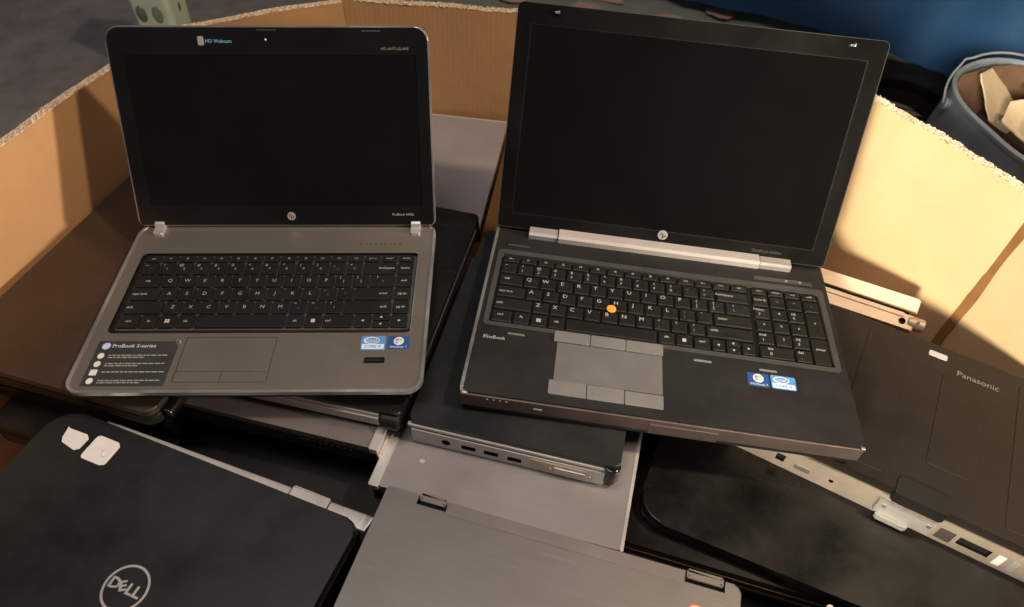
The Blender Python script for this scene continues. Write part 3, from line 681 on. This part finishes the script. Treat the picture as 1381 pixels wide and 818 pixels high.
    c = MB(); c.box(-w / 2 + .047, -w / 2 + .056, y0 - .01, y0 + .004, .010, .021, 'hole'); c.cyl((-w / 2 + .103, y0 - .01, .015), (-w / 2 + .103, y0 + .004, .015), .0025, 'hole', n=12)
    c.box(w / 2 - .078, w / 2 - .050, y0 - .01, y0 + .0035, .010, .022, 'hole'); carve(ba, c)
    b = MB(); b.prism(rrect(-w / 2 + .066, -w / 2 + .082, y0 - .0008, y0 + .001, .0003, 2), .010, .0165, 'rim', bevel=.0003); b.build('port_label', ba)
    for xa, xb, mm in ((.096, .082, 'front_brown'), (.045, .038, 'white'), (.033, .027, 'silver')):
        b = MB(); b.box(w / 2 - xa, w / 2 - xb, y0 - .0007, y0 + .001, .006, .023, mm); b.build('port_label', ba)
    b = MB(); b.prism(rrect(.002, .050, y0 - .0045, y0 + .017, .0025), .0335, .0488, 'matte_black', bevel=.002); lt = b.build('latch', t)
    b = MB(); b.prism(rrect(-.004, .048, y0 - .0060, y0 + .002, .001), .0095, .0280, 'silver', bevel=.0012); b.build('latch_plate', t)
    b = MB(); b.prism(rrect(.000, .030, y0 - .0100, y0 - .0045, .002), .0035, .0105, 'silver', bevel=.0015); b.build('latch_tab', t)
    for xx in (.002, .043):
        b = MB(); b.cyl((xx, y0 - .0075, .0245), (xx, y0 - .005, .0245), .0022, 'rim', n=10); b.build('screw', t)
    zt = .0472
    b = MB(); b.prism(rrect(.0040, .0230, .0860, .0935, .0015), zt - .0002, zt + .0009, 'plate_grey', bevel=.0003); b.build('lid_plate', li)
    b = MB(); b.text('Panasonic', .0560, .0745, zt + .0002, .0108, 'dim_print'); b.build('lid_print', li, smooth=0)
    for xa, xb, ya, yb in ((-.060, -.012, -.094, .094), (.022, .064, -.060, .066), (.096, .144, -.094, .094)):
        b = MB(); b.prism(rrect(xa, xb, ya, yb, .004, 4), zt - .001, zt + .0007, 'tough_lid', bevel=.0006); b.build('lid_panel', li)
    b = MB(); b.prism([(.068, -.095), (.0695, -.095), (.0725, .096), (.0710, .096)], zt - .0003, zt + .0001, 'tough_lid'); b.build('lid_ridge', li)
    # glossy black with big round corners under it
    w, d = .41, .26
    t, ba, li = closed('glossy dusty black closed laptop with round corners, under the rugged laptop', w, d, .006, .0115, place((.130, .3130), -22, .3355, .0178, w, d, 'FL'), 'matte_black', 'dusty_black', .030, gap=.0003, lr=.030, lid_in=.000, bev=.003)
    w, d = .41, .25
    t, ba, li = closed('black closed laptop with thin bronze lines on its front, lowest at right', w, d, .020, .008, place((.1180, .2925), -15, .3168, .0292, w, d, 'FL'), 'matte_black', 'dusty_black', .006)
    b = MB()
    b.box(-w / 2 + .004, w / 2 - .02, -d / 2 - .0008, -d / 2 + .002, .0185, .0196, 'bronze'); b.box(-w / 2 + .004, w / 2 - .02, -d / 2 - .0014, -d / 2 + .002, .0085, .0096, 'bronze'); b.build('front_trim', t)
    b = MB()
    for i in range(14): b.box(.03 + i * .006, .0335 + i * .006, -d / 2 - .0006, -d / 2 + .002, .011, .017, 'hole')
    b.build('vent', ba)
    w, d = .30, .21
    t, ba, li = closed('black closed laptop with a bright corner, cut off at lower right', w, d, .018, .008, place((.300, .2330), -20, .333, .0272, w, d, 'RL'), 'matte_black', 'black_lid', .006)
    b = MB(); b.prism(rrect(-w / 2 - .001, -w / 2 + .006, d / 2 - .006, d / 2 + .001, .002), .010, .0285, 'rim', bevel=.001); b.build('corner_cap', t)
    # cream silver laptop jammed on its end at the right wall
    yaw = -24.2; w, d = .205, .150
    M = T((.487, .560, .346)) @ Rz(yaw) @ Rx(-60) @ T((-w / 2, d / 2, 0))
    t, ba, li = closed('cream silver closed laptop jammed nose up between the pile and the right wall', w, d, .018, .017, M, 'cream', 'cream', .003, gap=.006, lid_in=.000, bev=.003)
    b = MB(); b.prism(rrect(-w / 2 + .002, w / 2 - .014, -d / 2 - .0015, -d / 2 + .004, .0008), .0135, .0185, 'cream', bevel=.001); b.build('edge_trim', t)
    c = MB(); c.cyl((w / 2 - .014, -d / 2 - .01, .008), (w / 2 - .014, -d / 2 + .006, .008), .0042, 'hole', n=16); carve(ba, c)
    b = MB(); b.cyl((w / 2 - .008, -d / 2 + .006, .011), (w / 2 + .012, -d / 2 + .006, .011), .0085, 'tough_side', bevel=.002); b.cyl((w / 2 + .003, -d / 2 - .0035, .011), (w / 2 + .003, -d / 2 - .0020, .011), .0018, 'shade_brown', n=8); b.build('hinge', t)

# ------------------------------------------------------------------ the cardboard box
def cardboard_box():
    P = [(-.62, .36), (-.478, .845), (-.258, .966), (.33, .925), (.55, .59), (.675, .2), (.36, -.14), (-.42, -.14)]
    rims = [.528, .533, .534, .528, .537, .52, .52, .52]
    t = thing('cardboard_box', 'big eight sided corrugated cardboard box with a torn rim, holding the laptops', 'box', T((0, .42, 0)))
    off = Vector((0, -.42, 0)); th = .011; rnd = random.Random(5)
    n = len(P)
    for i in range(n):
        a = Vector((*P[i], 0)); c = Vector((*P[(i + 1) % n], 0)); d = c - a; ln = d.length; d.normalize()
        nin = Vector((d.y, -d.x, 0))                                   # inward for this winding
        mid = Vector((0, .42, 0))
        if (mid - a).dot(nin) < 0: nin = -nin
        nout = -nin; zr = rims[i]
        M = Matrix(((d.x, nout.x, 0, a.x), (d.y, nout.y, 0, a.y), (0, 0, 1, 0), (0, 0, 0, 1)))
        M = T(off) @ M
        m = 'card_lit' if i in (3, 4) else 'card_flute' if i == 2 else 'card'
        # panel: inner and outer liners, gently bowed, rim following a noisy line
        k = max(2, int(ln / .006)); nz = 14
        def rim(s, ph): return zr + .0009 * math.sin(s * 41 + i) + .0005 * math.sin(s * 173 + ph) + (rnd.random() - .5) * (.0024 if i in (2, 3) else .0010)
        def bow(s, z): return (.075 * max(0, .225 + .05 * (z - .4) - s) if i == 3 else 0) + .004 * math.sin(PI * s / ln) * (z / .54) + .0012 * math.sin(s * 23 + z * 9 + i)
        b = MB(); idx = b.mi(m); bm = b.bm
        for side in (0, 1):
            grid = []
            for q in range(k + 1):
                s = ln * q / k; zt = rim(s, side) - (.03 * max(0, 1 - s / .08) if i == 3 else 0); col = []
                for j in range(nz + 1):
                    z = .012 + (zt - .012) * j / nz
                    e = max(0, (z - zt + .02) / .02)
                    fr = (rnd.random() - .5) * .0012 * e
                    col.append(bm.verts.new((s, bow(s, z) + side * th + fr, z)))
                grid.append(col)
            for q in range(k):
                for j in range(nz):
                    f = (grid[q][j], grid[q + 1][j], grid[q + 1][j + 1], grid[q][j + 1])
                    fc = bm.faces.new(f if side == 0 else f[::-1]); fc.material_index = idx
        panel = b.build('side_panel', t, M, smooth=50)
        # cut edge: corrugation showing between the two liners, torn on the right panel
        b = MB(); il = b.mi('card_edge'); idk = b.mi('card_edge_dark'); bm = b.bm; torn = i == 3
        kk = max(4, int(ln / (.0022 if torn else .0014))); cols = 8; rows = []
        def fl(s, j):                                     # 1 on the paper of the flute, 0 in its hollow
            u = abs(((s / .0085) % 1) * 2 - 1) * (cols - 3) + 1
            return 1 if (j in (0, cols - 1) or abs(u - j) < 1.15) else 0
        for q in range(kk + 1):
            s = ln * q / kk; r_ = []
            tear = max(0, math.sin(s * 47) * math.sin(s * 19 + 1)) * .007 if torn else 0
            for j in range(cols + 1):
                y = -.0004 + (th + .0008) * j / cols
                if torn: z = zr - .0015 + .0009 * math.sin(s * 41 + i) + .0042 * rnd.random() - tear * rnd.random() - .03 * max(0, 1 - s / .08)
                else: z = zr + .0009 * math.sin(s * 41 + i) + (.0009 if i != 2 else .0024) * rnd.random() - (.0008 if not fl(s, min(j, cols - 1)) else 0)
                if j in (0, cols): z -= .0012
                r_.append(bm.verts.new((s, bow(s, zr) + y + (rnd.random() - .5) * (.0014 if torn or i == 2 else .0004), z)))
            rows.append(r_)
        for q in range(kk):
            s = ln * (q + .5) / kk
            for j in range(cols):
                f = bm.faces.new((rows[q][j], rows[q + 1][j], rows[q + 1][j + 1], rows[q][j + 1]))
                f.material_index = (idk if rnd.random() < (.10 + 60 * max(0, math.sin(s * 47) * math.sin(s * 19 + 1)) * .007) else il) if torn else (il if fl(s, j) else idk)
        b.build('cut_edge', panel, smooth=0)
        if i == 4:   # brown strip painting the shaded fold between the two right panels
            b = MB(); bm = b.bm; idx = b.mi('shade_brown'); prev = None
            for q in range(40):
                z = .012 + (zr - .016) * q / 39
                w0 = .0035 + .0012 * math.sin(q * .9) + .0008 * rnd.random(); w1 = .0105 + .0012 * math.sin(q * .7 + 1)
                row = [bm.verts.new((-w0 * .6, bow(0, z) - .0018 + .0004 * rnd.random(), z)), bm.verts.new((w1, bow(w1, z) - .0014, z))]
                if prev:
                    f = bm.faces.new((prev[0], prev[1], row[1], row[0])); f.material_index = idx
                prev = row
            b.build('fold_shade', panel, smooth=40)
    b = MB(); b.prism([(x, y - .42) for x, y in P], .004, .012, 'card'); b.build('bottom', t)

# ------------------------------------------------------------------ surroundings
def surroundings():
    b = MB(); k = 60; bm = b.bm; idx = b.mi('concrete'); rnd = random.Random(2)
    v = [[bm.verts.new((-6 + 12 * i / k, -4 + 12 * j / k, 0)) for j in range(k + 1)] for i in range(k + 1)]
    for i in range(k):
        for j in range(k): f = bm.faces.new((v[i][j], v[i + 1][j], v[i + 1][j + 1], v[i][j + 1])); f.material_index = idx
    tag(b.build('ground', smooth=0), None, None, kind='structure')
    # pale green perforated plastic bin
    t = thing('plastic_bin', 'pale green plastic bin with oval holes, standing on the grey concrete behind the box', 'bin', T((-.875, 1.62, 0)) @ Rz(-2))
    b = MB(); bm = b.bm; idx = b.mi('green')
    def loop(hw, hd, r, z): return [bm.verts.new((x, y, z)) for x, y in rrect(-hw, hw, -hd, hd, r, 6)]
    prof = [(.040, .040, .012, 0), (.042, .042, .013, .03), (.052, .052, .016, .30), (.057, .057, .018, .31), (.057, .057, .018, .32), (.050, .050, .015, .318), (.039, .039, .011, .012)]
    L = [loop(*p) for p in prof]
    for a, c in zip(L, L[1:]):
        for i in range(len(a)):
            j = (i + 1) % len(a); f = bm.faces.new((a[i], a[j], c[j], c[i])); f.material_index = idx
    bm.faces.new(L[0][::-1]); bm.faces.new(L[-1])
    bin_ = b.build('body', t)
    c = MB()
    for zz in (.12, .20, .275):
        for xx in (-.022, .016):
            c.prism([(xx + .0125 * math.cos(q), zz + .021 * math.sin(q)) for q in [2 * PI * i / 18 for i in range(18)]], .02, .09, 'hole', M=Rx(90))
        c.prism([(.0 + .006 * math.cos(q), zz + .011 * math.sin(q)) for q in [2 * PI * i / 18 for i in range(18)]], .02, .09, 'hole', M=Rz(90) @ Rx(90))
    carve(bin_, c)
    # blue tarpaulin over a stack
    t = thing('tarpaulin', 'blue tarpaulin draped over something bulky, hanging down near the floor behind the box', 'tarp', T((1.1, 2.2, 0)))
    b = MB(); bm = b.bm; idx = b.mi('blue'); line = [(-.7, 2.40), (.25, 2.20), (.53, 2.12), (.944, 1.91), (1.247, 1.555), (1.70, .95), (1.95, .5)]
    pts = []
    for (x0, y0), (x1, y1) in zip(line, line[1:]):
        m = 26
        for i in range(m): pts.append((x0 + (x1 - x0) * i / m, y0 + (y1 - y0) * i / m))
    rows = []
    for i, (x, y) in enumerate(pts):
        c = []
        for j in range(22):
            z = .05 + .60 * j / 21; s = i * .13
            o = .008 * math.sin(s * 2.1 + z * 3) + .005 * math.sin(s * 5.3 - z * 7) + .012 * (1 - j / 21) * math.sin(s * 1.1)
            o -= .15 * (j / 21)
            if j > 18: o -= (j - 18) * .12; z = .05 + .60 * 18 / 21 + (j - 18) * .006
            nx, ny = -.55, -.83
            c.append(bm.verts.new((x - 1.1 + nx * o, y - 2.2 + ny * o, z)))
        rows.append(c)
    for a, c in zip(rows, rows[1:]):
        for j in range(21): f = bm.faces.new((a[j], c[j], c[j + 1], a[j + 1])); f.material_index = idx
    b.build('sheet', t, smooth=60)
    # grey green cloth with pinkish patches
    t = thing('ground_cloth', 'grey green cloth with pinkish patches spread on the floor under the blue tarpaulin', 'cloth', T((.45, 2.02, 0)) @ Rz(-14))
    b = MB(); bm = b.bm; idx = b.mi('camo'); g = []
    for i in range(46):
        g.append([bm.verts.new((-.75 + 1.5 * i / 45, -.24 + .48 * j / 15, .006 + .004 * math.sin(i * .7 + j) + .004 * math.sin(i * .23 - j * .8) + .003)) for j in range(16)])
    for i in range(45):
        for j in range(15): f = bm.faces.new((g[i][j], g[i + 1][j], g[i + 1][j + 1], g[i][j + 1])); f.material_index = idx
    rnd = random.Random(11)
    for (cx, cy) in ((-.28, .02), (-.22, .10), (-.02, .03), (.02, .0), (.2, -.06), (-.5, 0), (-.4, .12), (.42, .05), (.12, .12)):
        q = [(cx + (.035 + .03 * rnd.random()) * math.cos(a), cy + (.02 + .022 * rnd.random()) * math.sin(a)) for a in [2 * PI * i / 12 for i in range(12)]]
        b.flat(q, .020, 'camo_pink')
    b.build('sheet', t, smooth=60)
    # tyre lying by the tarpaulin
    t = thing('tyre', 'black rubber tyre lying on the floor between the box and the blue tarpaulin', 'tyre', T((.955, 1.575, 0)) @ Matrix.Diagonal((.78, .78, .55, 1)))
    b = MB(); bm = b.bm; idx = b.mi('rubber'); n = 72; prof = [(.11, .02), (.13, 0), (.20, .0), (.235, .02), (.245, .06), (.245, .09), (.235, .13), (.20, .15), (.13, .15), (.11, .13), (.125, .075)]
    rr = []
    for i in range(n):
        a = 2 * PI * i / n; r_ = []
        for (r, z) in prof:
            if r > .232: r += .006 if (i // 2 + int(z * 40)) % 2 else -.004
            r_.append(bm.verts.new((r * math.cos(a), r * math.sin(a), z)))
        rr.append(r_)
    for i in range(n):
        for j in range(len(prof)):
            a, c = rr[i], rr[(i + 1) % n]; jj = (j + 1) % len(prof)
            f = bm.faces.new((a[j], c[j], c[jj], a[jj])); f.material_index = idx
    b.build('body', t, smooth=25)
    # bucket
    bx, by = .932, 1.205
    BM = T((bx, by, .02)) @ Rx(9) @ Ry(8) @ Matrix.Scale(.95, 4)
    t = thing('bucket', 'dull grey metal bucket with a wire handle, on the floor right of the box', 'bucket', BM)
    b = MB(); bm = b.bm; idx = b.mi('zinc'); n = 72
    prof = [(.0, .0), (.125, 0), (.129, .012), (.150, .13), (.152, .135), (.154, .14), (.168, .272), (.173, .275), (.175, .282), (.171, .287), (.166, .282), (.127, .016), (.0, .014)]
    rr = []
    for i in range(n):
        a = 2 * PI * i / n; dent = 1 - .05 * math.exp(-((a - 3.6) / .35) ** 2) - .03 * math.exp(-((a - 4.6) / .25) ** 2)
        rr.append([bm.verts.new((max(r, .0005) * math.cos(a) * (1 + .015 * math.sin(3 * a)) * dent, max(r, .0005) * math.sin(a) * dent, z + .005 * math.sin(2 * a) * (z > .2))) for r, z in prof])
    for i in range(n):
        for j in range(len(prof) - 1):
            a, c = rr[i], rr[(i + 1) % n]; f = bm.faces.new((a[j], c[j], c[j + 1], a[j + 1])); f.material_index = idx
    b.build('body', t)
    b = MB(); hp_ = [(-.177, 0, .25)]
    for i in range(25):
        u = PI * i / 24; x = -.178 * math.cos(u); h = .17 * math.sin(u)
        hp_.append((x, .95 * h + .012 * math.cos(u) + (.008 if i == 5 else 0), .256 + h * .28))
    hp_.append((.177, 0, .25))
    b.tube(hp_, .0022, 'wire', 7); b.build('handle', t, Rz(-12))
    for sgn in (-1, 1):
        b = MB(); b.cyl((sgn * .166, 0, .25), (sgn * .178, 0, .25), .012, 'zinc', bevel=.002); b.build('handle_lug', t, Rz(-12))
    def scrap(name, label, pos, rot, outline, m, curl, cat, seed, group=None):
        r2 = random.Random(seed); b = MB(); bm = b.bm; idx = b.mi(m)
        vs = [bm.verts.new((x + (r2.random() - .5) * .004, y + (r2.random() - .5) * .004, 0)) for x, y in outline]
        f = bm.faces.new(vs); f.material_index = idx
        bmesh.ops.subdivide_edges(bm, edges=bm.edges[:], cuts=5)
        bmesh.ops.triangulate(bm, faces=bm.faces[:]); bmesh.ops.subdivide_edges(bm, edges=bm.edges[:], cuts=2, use_grid_fill=True)
        bmesh.ops.triangulate(bm, faces=bm.faces[:])
        px, py = r2.random() * 6, r2.random() * 6
        for v in bm.verts:
            x, y = v.co.x, v.co.y
            v.co.z = curl * (math.sin(x * 22 + px) * math.cos(y * 17 + py) + .45 * abs(math.sin((x + y) * 38 + py)) + 30 * x * x)
            v.co.x += .0012 * (r2.random() - .5); v.co.y += .0012 * (r2.random() - .5)
        bmesh.ops.solidify(bm, geom=bm.faces[:], thickness=.0028)
        o = b.build(name, None, BM @ T(pos) @ rot, smooth=35)
        tag(o, label, cat, 'scraps in the bucket')
    tri = [(-.065, -.035), (-.01, -.055), (.055, -.04), (.045, .02), (.02, .055), (-.03, .045)]
    sq = [(-.07, -.045), (.0, -.055), (.07, -.03), (.075, .03), (.02, .05), (-.04, .055), (-.075, .01)]
    strip = [(-.11, -.03), (-.03, -.045), (.06, -.03), (.115, -.02), (.11, .025), (.03, .04), (-.05, .035), (-.105, .02)]
    def big(o, k): return [(x * k, y * k) for x, y in o]
    scrap('paper_wad', 'creased dark brown paper lining the far inside of the bucket', (.01, .105, .235), Rx(66), [(x * 1.3, y * 1.8) for x, y in strip], 'paper_dark', .014, 'scrap', 4)
    scrap('card_scrap', 'pale triangular card scrap leaning inside the left of the bucket', (-.075, .035, .280), Rz(25) @ Rx(24) @ Ry(14), big(tri, 1.25), 'paper', .004, 'scrap', 1)
    scrap('card_scrap', 'brown card scrap deep in the bucket under the paper strip', (.02, -.005, .205), Rz(75) @ Rx(10), [(x * 1.7, y * 2.0) for x, y in sq], 'paper_dark', .008, 'scrap', 6)
    scrap('paper_strip', 'dark brown crumpled paper strip lying across the bucket', (-.010, -.030, .300), Rz(38) @ Rx(14), strip, 'paper_dark', .018, 'scrap', 3)
    scrap('card_scrap', 'pale squarish card scrap at the front of the bucket', (-.045, -.070, .312), Rz(-38) @ Rx(14) @ Ry(-4), sq, 'paper', .007, 'scrap', 2)
    scrap('card_scrap', 'pale card scrap at the right inside of the bucket', (.095, .01, .285), Rz(70) @ Rx(25), big(tri, 1.2), 'paper', .008, 'scrap', 9)
    scrap('card_scrap', 'small light brown card scrap between the pale ones in the bucket', (.025, .045, .290), Rz(110) @ Rx(22), big(tri, .95), 'paper', .010, 'scrap', 12)

cardboard_box(); surroundings(); pile(); open_left(); open_right()

# ------------------------------------------------------------------ camera
cd = bpy.data.cameras.new('camera'); cam = bpy.data.objects.new('camera', cd); COL.objects.link(cam)
f = 939.16; cd.sensor_width = 36; cd.sensor_fit = 'HORIZONTAL'; cd.lens = f / 1381 * 36
Mw = ((.99900, .04466, 0), (.033065, -.739666, .672161), (.030018, -.671490, -.740405))
cam.matrix_world = Matrix(((Mw[0][0], -Mw[0][1], -Mw[0][2], 0), (Mw[1][0], -Mw[1][1], -Mw[1][2], 0), (Mw[2][0], -Mw[2][1], -Mw[2][2], .98), (0, 0, 0, 1)))
cd.dof.use_dof = True; cd.dof.focus_distance = .74; cd.dof.aperture_fstop = 7
cd.clip_start = .02; cd.clip_end = 100
S.camera = cam

# ------------------------------------------------------------------ light
w = bpy.data.worlds.new('World'); S.world = w; w.use_nodes = True
bg = w.node_tree.nodes['Background']; bg.inputs[0].default_value = (.75, .78, .9, 1); bg.inputs[1].default_value = .065
def aim(o, p, q): o.location = p; o.rotation_euler = (Vector(q) - Vector(p)).to_track_quat('-Z', 'Y').to_euler()
def spot(name, p, q, power, col, ang, blend, rad):
    l = bpy.data.lights.new(name, 'SPOT'); o = bpy.data.objects.new(name, l); COL.objects.link(o)
    l.energy = power; l.color = col; l.spot_size = math.radians(ang); l.spot_blend = blend; l.shadow_soft_size = rad
    aim(o, p, q); return o
def area(name, p, q, power, col, sx, sy):
    l = bpy.data.lights.new(name, 'AREA'); o = bpy.data.objects.new(name, l); COL.objects.link(o)
    l.energy = power; l.color = col; l.shape = 'RECTANGLE'; l.size = sx; l.size_y = sy
    aim(o, p, q); return o
spot('shop_lamp', (-.50, -1.30, 1.32), (.600, .620, .50), 2700, (1, .885, .67), 11, .95, .36)
spot('ceiling_bulb', (.95, .25, 2.1), (-.4, .6, .4), 95, (1, .76, .50), 100, .6, .06)
spot('bounce_fill', (1.7, .1, .96), (-.53, .60, .47), 165, (1, .84, .70), 22, .6, .08)  # added light standing in for bounce off the bright right panels
area('overhead_fill', (-.3, .25, 2.5), (-.05, .5, .4), 17, (1, .92, .88), .9, .9)  # soft fill added overhead to lift the pile and background

S.view_settings.view_transform = 'Standard'; S.view_settings.look = 'None'
S.view_settings.exposure = 0; S.view_settings.gamma = 1
